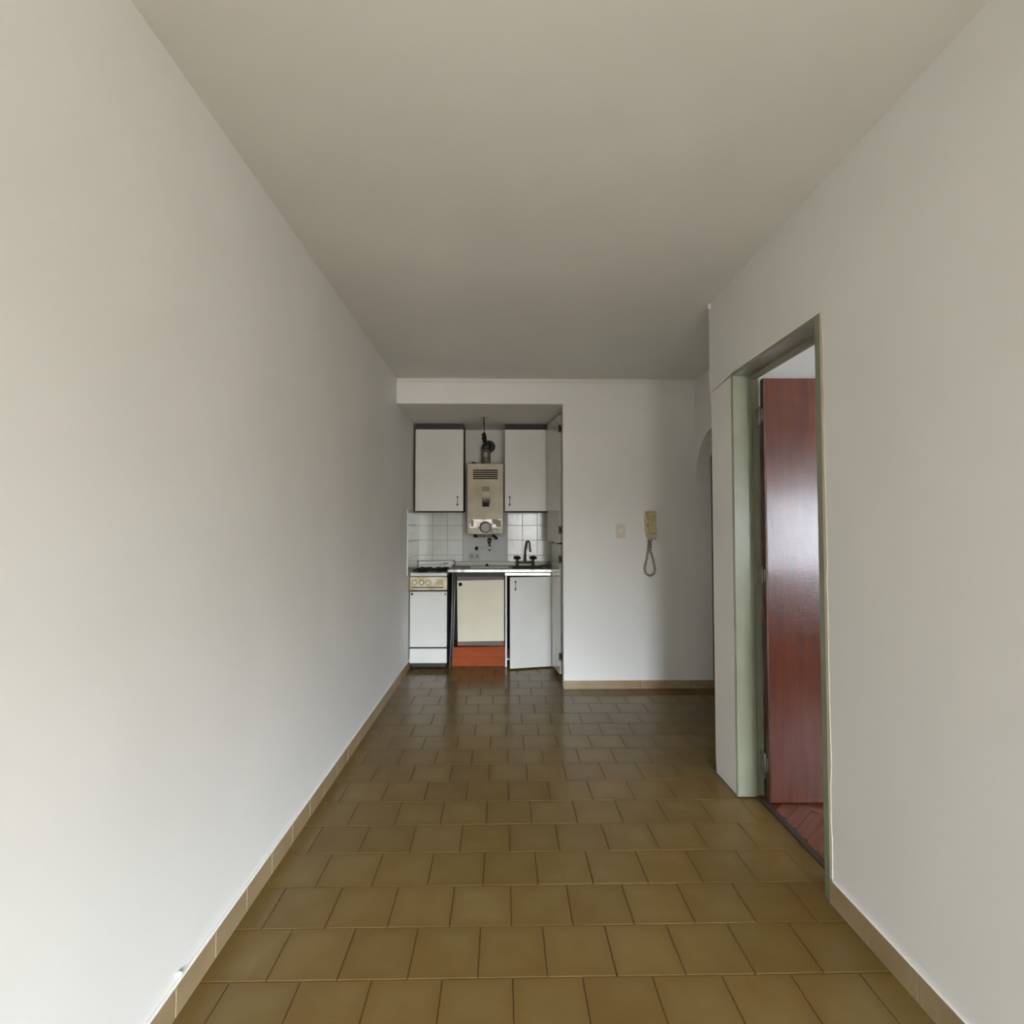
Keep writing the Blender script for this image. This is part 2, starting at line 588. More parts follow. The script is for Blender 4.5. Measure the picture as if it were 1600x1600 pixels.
def tile_mesh(w, d, h, mat, name, bev=.0012):
    k = (round(w, 4), round(d, 4), round(h, 4), mat.name)
    if k not in _cache:
        b = bmesh.new()
        x, y = w / 2, d / 2
        lo = [b.verts.new((sx * x, sy * y, -h)) for sx, sy in ((-1, -1), (1, -1), (1, 1), (-1, 1))]
        md = [b.verts.new((sx * x, sy * y, -bev)) for sx, sy in ((-1, -1), (1, -1), (1, 1), (-1, 1))]
        tp = [b.verts.new((sx * (x - bev), sy * (y - bev), 0)) for sx, sy in ((-1, -1), (1, -1), (1, 1), (-1, 1))]
        for i in range(4):
            j = (i + 1) % 4
            b.faces.new((lo[i], lo[j], md[j], md[i]))
            b.faces.new((md[i], md[j], tp[j], tp[i]))
        b.faces.new(tp)
        me = bpy.data.meshes.new(name)
        b.to_mesh(me)
        b.free()
        me.materials.append(mat)
        _cache[k] = me
    return _cache[k]


def place(me, name, parent, loc, rot=(0, 0, 0)):
    o = bpy.data.objects.new(name, me)
    C.objects.link(o)
    o.parent = parent
    o.location = Vector(loc) - world_loc(parent)
    o.rotation_euler = rot
    return o


def x_limits(yc):
    if yc > YB:
        return XL, .54
    if yc > 2.90:
        return XL, 1.72
    if DY0 - .02 < yc < DY1 - .02:
        return XL, 1.238
    return XL, XR


n_t = 0
for row in range(-1, 20):
    ya, yb = Y0 + row * PX, min(Y0 + (row + 1) * PX, YK)
    phase = -0.682 if row % 2 == 0 else -0.5805
    xl, xr = x_limits((ya + yb) / 2)
    x = phase - 4 * PX
    while x < xr:
        a, b = max(x, xl), min(x + PX, xr)
        x += PX
        if b - a < .012 or yb - ya < .02:
            continue
        me = tile_mesh(b - a - GR, yb - ya - GR, .0065, M_TILE, 'floor_tile')
        place(me, 'floor_tile', fl, ((a + b) / 2, (ya + yb) / 2, random.uniform(-.0004, .0004)),
              (random.uniform(-.0016, .0016), random.uniform(-.0016, .0016), 0))
        n_t += 1

fb = struct(G().box(XR + .108, BX1 + T, YJ + .06, BY1, -.10, -.0030).obj('floor.001', M_PARQ), 'reddish parquet floor of the bedroom')
pm = {}
L, Wd = .24, .06
pmesh = tile_mesh(L - .0012, Wd - .0012, .005, M_PARQ, 'parquet_block', .0006)
blk = 0
for j in range(6):           # rows of slanted blocks, two mirrored bands make the zigzag
    for i in range(17):
        cx = 1.345 + j * .17
        cy = 1.52 + i * .0852
        a = math.radians(45 if j % 2 == 0 else -45)
        if cx > 2.05 or cy > 2.72:
            continue
        place(pmesh, 'parquet_block', fb, (cx, cy, random.uniform(0, .0004)), (0, 0, a))
        blk += 1


struct(G().box(XJ + .10, BX1 + T, YF2 - T, YJ + .06, -.10, -.0030).obj('floor.002', M_PARQ))


# skirting tiles
def skirt(name, label):
    return sempty(name, (0, 0, 0), label)


def skirt_tile(parent, box):
    G().box(*box, .0015, 1).obj('skirting_tile', M_SKIRT, parent, origin=((box[0] + box[1]) / 2, (box[2] + box[3]) / 2, box[4]))


bl = skirt('baseboard_left', 'beige ceramic skirting along the left wall')
y = 1.284
while y < YK - .05:
    skirt_tile(bl, (XL, XL + .009, y + .0017, min(y + .199, YK) - .0017, .0, .084))
    y += .199
G().box(XL, XL + .0105, .9, YK, .083, .089, .002, 1).obj('mortar_bead', M_WALL, bl)
br = skirt('baseboard_right', 'beige ceramic skirting right of the doorway')
y = 1.492 - 2 * .2
while y < DY0 - .02:
    skirt_tile(br, (XR - .009, XR, y + .001, min(y + .2, DY0) - .001, 0, .084))
    y += .2
G().box(XR - .0105, XR, .9, DY0 - .02, .083, .088, .002, 1).obj('mortar_bead', M_WALL, br)
bb = skirt('baseboard_back', 'beige ceramic skirting under the end wall')
x = .519
xs = [XA + .001, .7205]
while xs[-1] < 1.72:
    xs.append(min(xs[-1] + .2045, 1.735))
for a, b in zip(xs, xs[1:]):
    skirt_tile(bb, (a + .001, b - .001, YB - .009, YB, 0, .068))
G().box(XA, 1.735, YB - .0095, YB, .0675, .0715, .0015, 1).obj('mortar_bead', M_WALL, bb)
# small marks on the left wall
wl = bpy.data.objects['wall_left']
G().lathe([(.001, 0), (.0045, .001), (.004, .006), (0, .008)], (XL, 3.865, 1.789), 'x', 10).obj('wall_nail', M_WHITEPL, wl)
G().lathe([(.001, 0), (.008, .001), (.007, .008), (.003, .012), (0, .013)], (XL, 1.505, .100), 'x', 9).obj('plaster_lump', M_WALL, wl)

# ------------------------------------------------------------------ doorway 1
d1 = sempty('door_1', (XR, (DY0 + DY1) / 2, 0), 'doorway with sage green frame and open red-brown door')
# frame profile in (x along wall depth, y into opening); mirrored for near jamb


def jamb_profile(yo, s):
    # flat reveal, rounded stop, rebate
    p = [(XR - .003, yo), (XR - .003, yo - s * .004), (XR + .002, yo - s * .012)]
    p += [(XR + .070, yo - s * .014)]
    for k in range(1, 9):
        a = PI / 2 * k / 8
        p.append((XR + .070 + .034 * math.sin(a), yo - s * (.002 + .012 * math.cos(a))))
    p += [(XR + .135, yo - s * .002), (XR + .135, yo)]
    return p


G().prism(jamb_profile(DY1, 1), 'z', 0, DZ).obj('jamb', M_FRAME, d1)
pj = [(XR - .004, DY0), (XR - .004, DY0 + .030), (XR + .002, DY0 + .034), (XR + .09, DY0 + .034), (XR + .094, DY0 + .04), (XR + .114, DY0 + .036), (XR + .116, DY0 + .02), (XR + .135, DY0 + .02), (XR + .135, DY0)]
G().prism(pj, 'z', 0, DZ).obj('jamb', M_FRAME, d1)
ph = [(XR - .003, DZ), (XR - .003, DZ - .010), (XR + .002, DZ - .014), (XR + .09, DZ - .016), (XR + .096, DZ - .034), (XR + .112, DZ - .036), (XR + .116, DZ - .020), (XR + .135, DZ - .020), (XR + .135, DZ)]
b = G()
b.prism(ph, 'y', DY0 + .0305, DY1 - .0135)
b.obj('frame_head', M_FRAME, d1)
# chipped plaster edge beside the near jamb
rr = random.Random(3)
pl = [(DY0 - .004, 0.0)]
z = 0.02
while z < DZ:
    pl.append((DY0 - .009 - rr.random() * .008, z))
    z += .05 + rr.random() * .09
pl += [(DY0 - .006, DZ + .004), (DY0 + .001, DZ), (DY0 + .001, 0)]
G().prism(pl, 'x', XR - .003, XR + .001, .0008).obj('chipped_edge', M_MORTAR, d1)
G().box(XR + .088, XR + .116, DY0 + .03, DY1 - .02, -.003, .006, .002).obj('threshold', M_THRESH, d1)
# leaf, opened into the bedroom
lf = G()
HX, HY = XR + .118, 2.590
lf.box(HX + .004, HX + .70, HY - .035, HY, .010, 2.036, .002)
lf.rot(math.radians(-1.2), 'Z', (HX, HY, 0))
leaf = lf.obj('door_leaf', M_DOOR, d1, origin=(HX, HY, 0))
le = G().box(HX - .002, HX + .0045, HY - .034, HY - .001, .010, 2.036).rot(math.radians(-1.2), 'Z', (HX, HY, 0))
le.obj('leaf_edge', M_DOOREDGE, leaf, origin=(HX, HY, 0))
for hz in (.18, 1.08, 1.86):
    h = G().tube([(HX - .002, HY + .004, hz - .045), (HX - .002, HY + .004, hz + .045)], .007, 10)
    h.box(HX - .004, HX, HY + .003, DY1 - .004, hz - .04, hz + .04)
    h.tube([(HX - .002, HY - .020, hz - .03), (HX - .002, HY - .020, hz + .03)], .005, 8)
    h.obj('hinge', M_STEELDULL, d1)

# hall door frame, a green sliver past the end of the end wall
d2 = sempty('door_2', (1.76, YB + .05, 0), 'green door frame in the dark hall')
G().box(1.735, 1.775, YB + .004, YB + .10, 0, 2.06, .004).obj('jamb', M_FRAME, d2)
G().box(1.775, 2.55, YB + .07, YB + .10, 0.005, 2.03, .003).obj('door_leaf', M_DOOREDGE, d2)
G().box(1.775, 2.60, YB + .004, YB + .10, 2.031, 2.07, .004).obj('frame_head', M_FRAME, d2)
struct(G().box(1.735, 2.6, YB + .01, YB + .10, 2.07, ZC).obj('wall_hall_lintel', M_WALL))

# ------------------------------------------------------------------ kitchen wall tiles
TP, TZ = .1556, .1535
tb = G().box(XL, .54, YK - .006, YK, .55, 1.503)
tb.obj('tile_bed', M_WGROUT, wk)
col0, row0 = -.8815, 0.7325
for r in range(5):
    z0 = row0 + r * TZ
    for c in range(10):
        a, b = max(col0 + c * TP, XL + .008), min(col0 + (c + 1) * TP, .54)
        if 3 <= c <= 5 or b - a < .01:
            continue
        me = tile_mesh(b - a - .003, TZ - .003, .006, M_WTILE, 'wall_tile', .0012)
        place(me, 'wall_tile', wk, ((a + b) / 2, YK - .010, z0 + TZ / 2),
              (PI / 2 + random.uniform(-.006, .006), random.uniform(-.006, .006), 0))
G().box(col0 + 3 * TP, col0 + 6 * TP, YK - .0105, YK - .005, .55, 1.50, .002).obj('plaster_patch', M_PLASTER, wk)
tl = struct(G().box(XL, XL + .004, 4.945, YK - .006, .88, 1.484).obj('wall_left.001', M_WGROUT), 'tiled strip of left wall beside the stove')
for r in range(5):
    z0 = row0 + r * TZ
    y = YK - .006
    while y > 4.95:
        a, b = max(y - TP, 4.948), y
        y -= TP
        z1 = min(z0 + TZ, 1.486)
        if z0 < .86:
            continue
        me = tile_mesh(z1 - z0 - .002, b - a - .0022, .006, M_WTILE, 'wall_tile', .001)
        place(me, 'wall_tile', tl, (XL + .0095, (a + b) / 2, (z0 + z1) / 2), (0, PI / 2, 0))
G().box(XL, XL + .010, 4.941, 4.9465, .88, 1.486, .001, 1).obj('tile_edge', M_WALL, tl)

# ------------------------------------------------------------------ stove
SX0, SX1, SY, SYB = -.866, -.518, 5.045, 5.56
SW = SX1 - SX0
st = thing('stove', 'narrow white enamel gas stove with rusty corners, left of the sink counter', 'stove', ((SX0 + SX1) / 2, 5.3, 0))
G().box(SX0 + .004, SX1 - .002, SY + .022, SYB, .035, .862, .004).obj('body', M_BLACKGAP, st)
G().box(SX0, SX1, SY + .003, SYB, .866, .897, .008, 3).obj('cooktop', M_ENAM, st)
G().box(SX0 - .001, SX1 + .001, SY, SY + .024, .737, .861, .008, 3).obj('control_panel', M_YENAM, st)
for i, px in enumerate((-.822, -.757, -.694)):
    k = G().lathe([(.0225, 0), (.0225, -.004), (.019, -.007), (.0175, -.018), (.013, -.021), (0, -.021)], (px, SY, .808), 'y', 20)
    kn = k.obj('knob', M_CREAMKNOB, st)
    G().box(px - .003, px + .003, SY - .026, SY - .019, .794, .822, .001).obj('grip', M_CREAMKNOB, kn)
    ring = G().lathe([(.0265, 0), (.0265, -.0015), (.0225, -.0015)], (px, SY, .808), 'y', 20)
    ring.obj('knob_ring', M_TAN if i != 1 else M_RUST, kn)
G().prism([(-.638, .783), (-.551, .783), (-.551, .836), (-.606, .836)], 'y', SY - .002, SY + .001).obj('badge', M_TAN, st)
G().box(-.846, -.549, SY - .0035, SY + .002, .757, .768, .002).obj('vent_slot', M_RUST, st)
od = G().box(SX0, SX1, SY, SY + .024, .207, .723, .009, 3).obj('oven_door', M_ENAM, st)
# pressed rim on the oven door: a rounded raised frame
rm = G()
ox0, ox1, oz0, oz1, rr_ = SX0 + .027, SX1 - .027, .232, .697, .022
pth = []
for cx, cz, a0 in ((ox1 - rr_, oz1 - rr_, 0), (ox0 + rr_, oz1 - rr_, 90), (ox0 + rr_, oz0 + rr_, 180), (ox1 - rr_, oz0 + rr_, 270)):
    for k in range(6):
        a = math.radians(a0 + 18 * k)
        pth.append((cx + rr_ * math.cos(a), SY + .0002, cz + rr_ * math.sin(a)))
pth.append(pth[0])
rm.tube(pth, .0036, 8, False)
rm.obj('pressed_rim', M_ENAM, od)
G().prism([(p[0] * .985 + (SX0 + SX1) / 2 * .015, p[2] * .985 + .465 * .015) for p in pth[:-1]], 'y', SY - .0035, SY + .002, .0012).obj('raised_field', M_ENAM, od)
for px, w in ((SX0 + .022, .014), (SX1 - .014, .010)):
    rs = G()
    r2 = random.Random(int(px * 1000))
    out = []
    for k in range(11):
        a = 2 * PI * k / 11
        q = w * (.55 + .6 * r2.random())
        out.append((px + q * math.cos(a), .700 + q * 1.1 * math.sin(a)))
    rs.prism(out, 'y', SY - .0009, SY + .001).obj('rust_patch', M_RUST, od)
dr = G().box(SX0, SX1, SY, SY + .022, .058, .194, .007, 3).obj('drawer', M_ENAM, st)
G().box(SX0 + .02, SX1 - .02, SY + .05, SYB - .02, .012, .036).obj('toe_kick', M_BLACKGAP, st)
for fx in (SX0 + .03, SX1 - .03):
    for fy in (SY + .06, SYB - .04):
        G().lathe([(.016, 0), (.016, .006), (.010, .012), (.010, .04)], (fx, fy, 0), 'z', 12).obj('foot', M_BLACK, st)
# folded-up lid / back guard
bg = G().prism([(-.862, .9), (-.52, .9), (-.52, .986), (-.862, .978)], 'y', SYB - .02, SYB - .004, .004).obj('back_guard', M_ENAM, st)
G().prism([(-.863, .977), (-.519, .985), (-.519, .989), (-.863, .981)], 'y', SYB - .022, SYB - .003).obj('lid_edge', M_BLACKGAP, bg)
G().box(-.855, -.58, SYB - .0215, SYB - .0195, .943, .946).obj('seam', M_GREY, bg)
G().box(-.642, -.630, SYB - .0215, SYB - .0195, .949, .955).obj('mark', M_INK, bg)
text_mesh('lettering', 'ORBIS', .021, (-.588, SYB - .021, .955), (PI / 2, 0, 0), M_INK, bg)
G().tube([(-.512, SYB - .03, .985), (-.494, SYB - .03, .983), (-.485, SYB - .03, .968), (-.485, SYB - .03, .952), (-.494, SYB - .03, .938), (-.512, SYB - .03, .936)], .0045, 8).obj('lid_hinge', M_GREY, st)
# burners and grates
for (bx, by, r) in ((-.775, 5.20, .032), (-.610, 5.20, .026), (-.775, 5.42, .026), (-.610, 5.42, .034)):
    bn = G().lathe([(r * 1.5, .897), (r * 1.5, .899), (r, .901), (r, .909), (r * .8, .914), (0, .915)], (bx, by, 0), 'z', 20).obj('burner', M_BLACK, st)
    gr = G()
    for k in range(4):
        a = PI / 4 + PI / 2 * k
        c, s_ = math.cos(a), math.sin(a)
        gr.tube([(bx + c * .085, by + s_ * .105, .899), (bx + c * .082, by + s_ * .10, .918), (bx + c * .02, by + s_ * .024, .921)], .0045, 6)
    loop = [(bx + .085 * math.cos(a) * 1.0, by + .105 * math.sin(a), .911) for a in [2 * PI * k / 16 for k in range(17)]]
    gr.tube(loop, .004, 6, False)
    gr.obj('grate', M_BLACK, st)

# ------------------------------------------------------------------ sink counter
KX0, KX1, KY, KYB, KZ = -.513, .505, 5.062, 5.586, .928
sk = thing('sink_counter', 'stainless steel sink counter with rolled bright edge, on slim legs', 'counter', (0, 5.3, 0))
BX0, BX1_, BY0, BY1_ = -.33, .075, 5.17, 5.50
wt = G()
wt.box(KX0, BX0, KY + .004, KYB, KZ - .02, KZ)
wt.box(BX1_, KX1, KY + .004, KYB, KZ - .02, KZ)
wt.box(BX0, BX1_, KY + .004, BY0, KZ - .02, KZ)
wt.box(BX0, BX1_, BY1_, KYB, KZ - .02, KZ)
bmesh.ops.remove_doubles(wt.bm, verts=wt.bm.verts, dist=1e-5)
wt.obj('worktop', M_STEELDULL, sk)
bs = G()
zb = KZ - .056
t_ = .004
bs.box(BX0 + .002, BX1_ - .002, BY0 + .002, BY1_ - .002, zb, zb + t_)
bs.box(BX0 + .001, BX0 + t_, BY0, BY1_, zb, KZ - .001)
bs.box(BX1_ - t_, BX1_ - .001, BY0, BY1_, zb, KZ - .001)
bs.box(BX0, BX1_, BY0 + .001, BY0 + t_, zb, KZ - .001)
bs.box(BX0, BX1_, BY1_ - t_, BY1_ - .001, zb, KZ - .001)
bmesh.ops.remove_doubles(bs.bm, verts=bs.bm.verts, dist=1e-5)
bs.obj('basin', M_STEELDULL, sk)
ed = [(KY + .006, KZ + .0015), (KY + .001, KZ), (KY - .001, KZ - .004), (KY - .001, KZ - .024), (KY + .003, KZ - .027), (KY + .006, KZ - .024)]
G().prism(ed, 'x', KX0, KX1).obj('front_edge', M_EDGE, sk)
G().prism([(KYB - .008, KZ - .01), (KYB - .012, KZ + .004), (KYB - .008, KZ + .042), (KYB - .003, KZ + .046), (KYB - .001, KZ + .044), (KYB - .001, KZ - .01)], 'x', KX0 + .02, KX1).obj('upstand', M_STEELDULL, sk)
G().lathe([(.018, 0), (.018, .006), (.012, .016), (.006, .026), (0, .027)], (-.158, 5.53, KZ), 'z', 16).obj('drain_plug', M_BLACK, sk)
G().box(-.438, .020, 5.088, 5.096, .860, .9005, .001).obj('void_shade_strip', M_BLACKGAP, sk)  # added dark strip paints the shade under the counter front
# slim steel legs at the open left end, front one leaning
sd = thing('sink_stand', 'slim dull steel legs under the counter between stove and cream cupboard', 'stand', (-.47, 5.13, 0))
G().tube([(-.470, 5.105, .90), (-.478, 5.105, .45), (-.497, 5.105, .001)], .006, 8).obj('leg', M_STEELDULL, sd)
G().tube([(-.452, 5.145, .90), (-.462, 5.145, .45), (-.474, 5.145, .001)], .006, 8).obj('leg', M_STEELDULL, sd)
G().tube([(-.47, 5.105, .896), (-.452, 5.145, .896)], .006, 8).obj('leg_brace', M_STEELDULL, sd)

G().box(-.512, -.446, 5.535, 5.545, .002, .895).obj('gap_shade_sheet', M_BLACKGAP, sd)  # added dark sheet stands in for shade between stove and cupboard

fc = thing('faucet', 'tarnished two-handle bridge faucet with hooked spout standing on the sink counter', 'faucet', (.2345, 5.50, KZ))
FY = 5.50
for hx in (.153, .317):
    G().lathe([(.018, 0), (.018, .008), (.013, .014), (.013, .056), (.010, .062), (.010, .070)], (hx, FY, KZ), 'z', 14).obj('valve_body', M_DARKCHROME, fc)
    hd = G().lathe([(.010, .066), (.022, .070), (.030, .080), (.030, .092), (.024, .100), (.010, .104), (0, .104)], (hx, FY, KZ), 'z', 14)
    for k in range(6):
        a = k * PI / 3
        hd.lathe([(0, .070), (.007, .073), (.009, .085), (.007, .097), (0, .100)], (hx + .027 * math.cos(a), FY + .027 * math.sin(a), KZ), 'z', 8)
    hd.obj('handle', M_BLACK, fc)
G().tube([(.153, FY, KZ + .040), (.317, FY, KZ + .040)], .010, 12).obj('bridge', M_CHROME, fc)
G().lathe([(.015, .036), (.017, .046), (.013, .058), (.013, .098), (.009, .104)], (.2345, FY, KZ), 'z', 14).obj('spout_collar', M_DARKCHROME, fc)
sp_ = [(.2345, FY, KZ + .10), (.238, FY - .01, KZ + .17), (.247, FY - .03, KZ + .225)]
for k in range(9):
    a = PI * k / 8
    sp_.append((.247 + .014 * (1 - math.cos(a)), FY - .03 - .05 * (1 - math.cos(a)), KZ + .225 + .032 * math.sin(a)))
sp_ += [(.277, FY - .135, KZ + .190), (.279, FY - .137, KZ + .160)]
G().tube(sp_, .0085, 10).obj('spout', M_DARKCHROME, fc)
G().lathe([(.0105, 0), (.0105, .014), (.009, .016)], (.279, FY - .137, KZ + .152), 'z', 12).obj('aerator', M_DARKCHROME, fc)

mt = thing('draining_mat', 'dark green rubber mat lying on the counter in front of the faucet', 'mat', (.24, 5.25, KZ))
G().box(.098, .395, 5.10, 5.44, KZ + .0005, KZ + .006, .002).obj('sheet', M_RUBBER, mt)
ribs = G()
for k in range(9):
    x = .125 + k * .030
    ribs.box(x, x + .010, 5.12, 5.42, KZ + .005, KZ + .009, .002, 1)
rb = ribs.obj('ribs', M_RUBBER, mt)
rb['kind'] = 'stuff'
wl_ = thing('wire_loop', 'thin grey loop of wire lying on the counter right of the faucet', 'wire', (.44, 5.38, KZ))
lp = [(.425 + .05 * math.cos(a), 5.38 + .11 * math.sin(a), KZ + .012 + .008 * math.sin(2 * a)) for a in [2 * PI * k / 20 for k in range(19)]]
G().tube(lp, .0045, 8).obj('coil', M_GREY, wl_)

# ------------------------------------------------------------------ cream cupboard on its orange plinth
kb = thing('wooden_plinth', 'low orange-stained wooden plinth on the floor under the cream cupboard', 'plinth', (-.23, 5.3, 0))
G().prism([(-.490, 0), (.025, 0), (.022, .184), (-.476, .178)], 'y', 5.165, 5.52, .004).obj('plinth_box', M_ORANGE, kb)
G().box(-.470, .016, 5.1635, 5.168, .088, .091).obj('joint_line', M_RUST, kb)
cp = thing('cream_cupboard', 'brown-framed cupboard with a cream door and round black knob, on orange plinth', 'cupboard', (-.21, 5.4, .184))
YC = 5.215


def slant(z):     # the cupboard leans a touch to the right towards the floor
    return -.442 + (.865 - z) * .016


G().prism([(slant(.184) + .000, .184), (.018, .184), (.018, .866), (slant(.866), .858)], 'y', YC, 5.55, .002).obj('frame', M_BROWN, cp)
G().prism([(slant(.225) + .003, .226), (.0165, .232), (.0165, .817), (slant(.81) + .003, .811)], 'y', YC - .018, YC - .002, .002).obj('door', M_CREAM, cp)
kd = [o for o in cp.children if o.name.startswith('door')][0]
G().lathe([(.018, 0), (.018, -.003), (.010, -.006), (.009, -.012), (.015, -.018), (.014, -.024), (0, -.026)], (slant(.77) + .036, YC - .018, .775), 'y', 18).obj('knob', M_BLACK, kd)
G().box(slant(.86), .018, YC - .004, YC, .8585, .8635).obj('top_edge', M_STEELDULL, cp)

# ------------------------------------------------------------------ base cabinet with ajar door
bc = thing('base_cabinet', 'white base cabinet right of cream cupboard, its tall door slightly ajar', 'cabinet', (.25, 5.35, 0))
G().box(.027, .045, 5.125, 5.57, .0, .860, .001).obj('side_panel', M_LAM, bc)
G().box(.480, .498, 5.125, 5.57, .0, .860, .001).obj('side_panel', M_LAM, bc)
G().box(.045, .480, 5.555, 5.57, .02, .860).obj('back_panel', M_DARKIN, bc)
G().box(.045, .480, 5.15, 5.555, .06, .078).obj('bottom_panel', M_LAM, bc)
G().box(.024, .502, 5.110, 5.128, .864, .893, .003).obj('top_rail', M_EDGE, bc)
DW = .428
dpx, dpy = .486, 5.122
ang = math.radians(12.5)
dg_ = G().box(dpx - DW, dpx, dpy - .018, dpy, .012, .857, .003)
dg_.rot(ang, 'Z', (dpx, dpy, 0))
door = dg_.obj('door', M_LAM, bc, origin=(dpx, dpy, 0))
hg = G()
hxx = dpx - DW + .050
hg.tube([(hxx, dpy - .019, .815), (hxx, dpy - .032, .812), (hxx, dpy - .034, .78), (hxx, dpy - .032, .748), (hxx, dpy - .019, .745)], .0042, 8)
hg.rot(ang, 'Z', (dpx, dpy, 0))
hg.obj('handle', M_CHROME, door, origin=(dpx, dpy, 0))
for hz in (.815, .745):
    p_ = G().lathe([(.0085, 0), (.0085, -.008), (.006, -.017), (0, -.018)], (hxx, dpy - .018, hz), 'y', 12)
    p_.rot(ang, 'Z', (dpx, dpy, 0))
    p_.obj('handle_post', M_BLACK, door, origin=(dpx, dpy, 0))

# ------------------------------------------------------------------ wall cabinets
CY = 5.262


def wall_cabinet(x0, x1, hx, label):
    z0, z1 = 1.482, 2.291
    r = thing('wall_cabinet', label, 'cabinet', ((x0 + x1) / 2, 5.4, z0), 'white wall cabinets over the kitchen counter')
    b = G()
    b.box(x0 + .004, x0 + .020, CY, 5.588, z0, z1)
    b.box(x1 - .020, x1 - .004, CY, 5.588, z0, z1)
    b.box(x0 + .02, x1 - .02, CY, 5.588, z0, z0 + .018)
    b.box(x0 + .02, x1 - .02, CY + .004, 5.588, z1 - .018, z1)
    b.box(x0 + .02, x1 - .02, 5.575, 5.588, z0 + .018, z1 - .018)
    bmesh.ops.remove_doubles(b.bm, verts=b.bm.verts, dist=1e-5)
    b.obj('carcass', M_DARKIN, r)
    d = G().box(x0, x1, CY - .020, CY - .002, z0 + .002, z1 - .004, .0025).obj('door', M_LAM, r)
    h = G()
    h.tube([(hx, CY - .020, 1.620), (hx, CY - .034, 1.616), (hx, CY - .036, 1.583), (hx, CY - .034, 1.550), (hx, CY - .020, 1.546)], .004, 8)
    h.obj('handle', M_CHROME, d)
    for hz in (1.620, 1.546):
        G().lathe([(.0085, 0), (.0085, -.008), (.006, -.017), (0, -.018)], (hx, CY - .0195, hz), 'y', 12).obj('handle_post', M_BLACK, d)
    G().box(x0 + .003, x1 - .003, CY + .006, 5.58, z1 + .0005, ZK - .001).obj('gap_shade_block', M_BLACKGAP, r)  # dark block paints the shade in the gap above the cabinet
    return r


wall_cabinet(-.852, -.383, -.440, 'white wall cabinet over the stove, left of the water heater')
wall_cabinet(.024, .515, .071, 'white wall cabinet over the faucet, right of the water heater')

# ------------------------------------------------------------------ water heater
HY0 = 5.30
hx0, hx1, hz0, hz1 = -.352, .014, 1.256, 1.962
wh = thing('water_heater', 'beige gas water heater with louvres and round knob between the wall cabinets', 'water heater', ((hx0 + hx1) / 2, 5.45, hz0))
G().box(hx0, hx1, HY0, 5.586, hz0, hz1, .010, 3).obj('casing', M_HEAT, wh)
for k in range(5):
    z = 1.803 + k * .0205
    G().box(-.292, -.046, HY0 - .0015, HY0 + .006, z, z + .010, .001, 1).obj('vent_slot', M_BLACK, wh)
    G().prism([(HY0, z + .010), (HY0 - .007, z + .012), (HY0 - .007, z + .0135), (HY0, z + .0175)], 'x', -.290, -.048).obj('vent_louvre', M_HEAT, wh)
# brand plate: dark outline and lettering
bp = G()
for (a0, a1, c0, c1) in ((-.199, -.133, 1.7195, 1.7255), (-.199, -.133, 1.687, 1.693), (-.199, -.194, 1.693, 1.7195), (-.138, -.133, 1.693, 1.7195)):
    bp.box(a0, a1, HY0 - .0012, HY0 + .0005, c0, c1)
bmesh.ops.remove_doubles(bp.bm, verts=bp.bm.verts, dist=1e-5)
bpo = bp.obj('brand_plate', M_INK, wh)
text_mesh('lettering', 'ORBIS', .0195, (-.166, HY0 - .001, 1.707), (PI / 2, 0, 0), M_INK, bpo)
# sooty sight window
G().box(-.203, -.122, HY0 - .0035, HY0 + .002, 1.565, 1.684, .004).obj('sight_channel', M_SOOT, wh)
G().box(-.198, -.131, HY0 - .0045, HY0 + .002, 1.530, 1.572, .003).obj('sight_window', M_BLACK, wh)
# control plate
G().box(-.324, -.005, HY0 - .004, HY0 + .002, 1.318, 1.408, .003).obj('control_plate', M_FOIL, wh)
r5 = random.Random(5)
wn = [(-.012, 1.330), (-.012, 1.398), (-.085, 1.402), (-.105, 1.385), (-.088, 1.372), (-.098, 1.360), (-.066, 1.352), (-.058, 1.330)]
G().prism(wn, 'y', HY0 - .0052, HY0 - .0035).obj('worn_patch', M_FOILGREY, wh)
G().box(-.312, -.284, HY0 - .0052, HY0 - .0035, 1.332, 1.396, .001, 1).obj('ignition_button', M_FOILGREY, wh)
G().lathe([(.058, 0), (.058, -.003), (.050, -.003)], (-.168, HY0 - .003, 1.326), 'y', 28).obj('knob_surround', M_BLACKGAP, wh)
kb_ = G().lathe([(.052, 0), (.052, -.006), (.046, -.012), (.046, -.026), (.041, -.031), (0, -.032)], (-.166, HY0 - .003, 1.322), 'y', 28).obj('knob', M_KNOBGREY, wh)
G().box(-.116, -.036, HY0 - .0018, HY0 + .001, 1.268, 1.308, .001, 1).obj('sticker', M_LABEL, wh)
for k in range(3):
    G().box(-.090 + k * .018, -.080 + k * .018, HY0 - .0026, HY0, 1.276, 1.298 - .004 * k).obj('sticker_mark', M_WHITEPL, wh)
# fittings beneath
G().tube([(-.265, 5.40, 1.262), (-.265, 5.40, 1.225)], .022, 12).obj('pipe_fitting', M_BLACK, wh)
G().box(-.255, -.085, 5.37, 5.43, 1.232, 1.257, .004).obj('burner_tray', M_GREY, wh)
G().tube([(-.095, 5.36, 1.262), (-.082, 5.36, 1.238), (-.065, 5.36, 1.226), (-.055, 5.36, 1.205)], .014, 10).obj('pipe_fitting', M_BLACK, wh)
bt = G().tube([(-.295, 5.40, 1.962), (-.295, 5.40, 1.985)], .017, 10)
bt.tube([(-.292, 5.40, 1.972), (-.225, 5.40, 1.966)], .009, 8)
bt.obj('top_fitting', M_BLACK, wh)

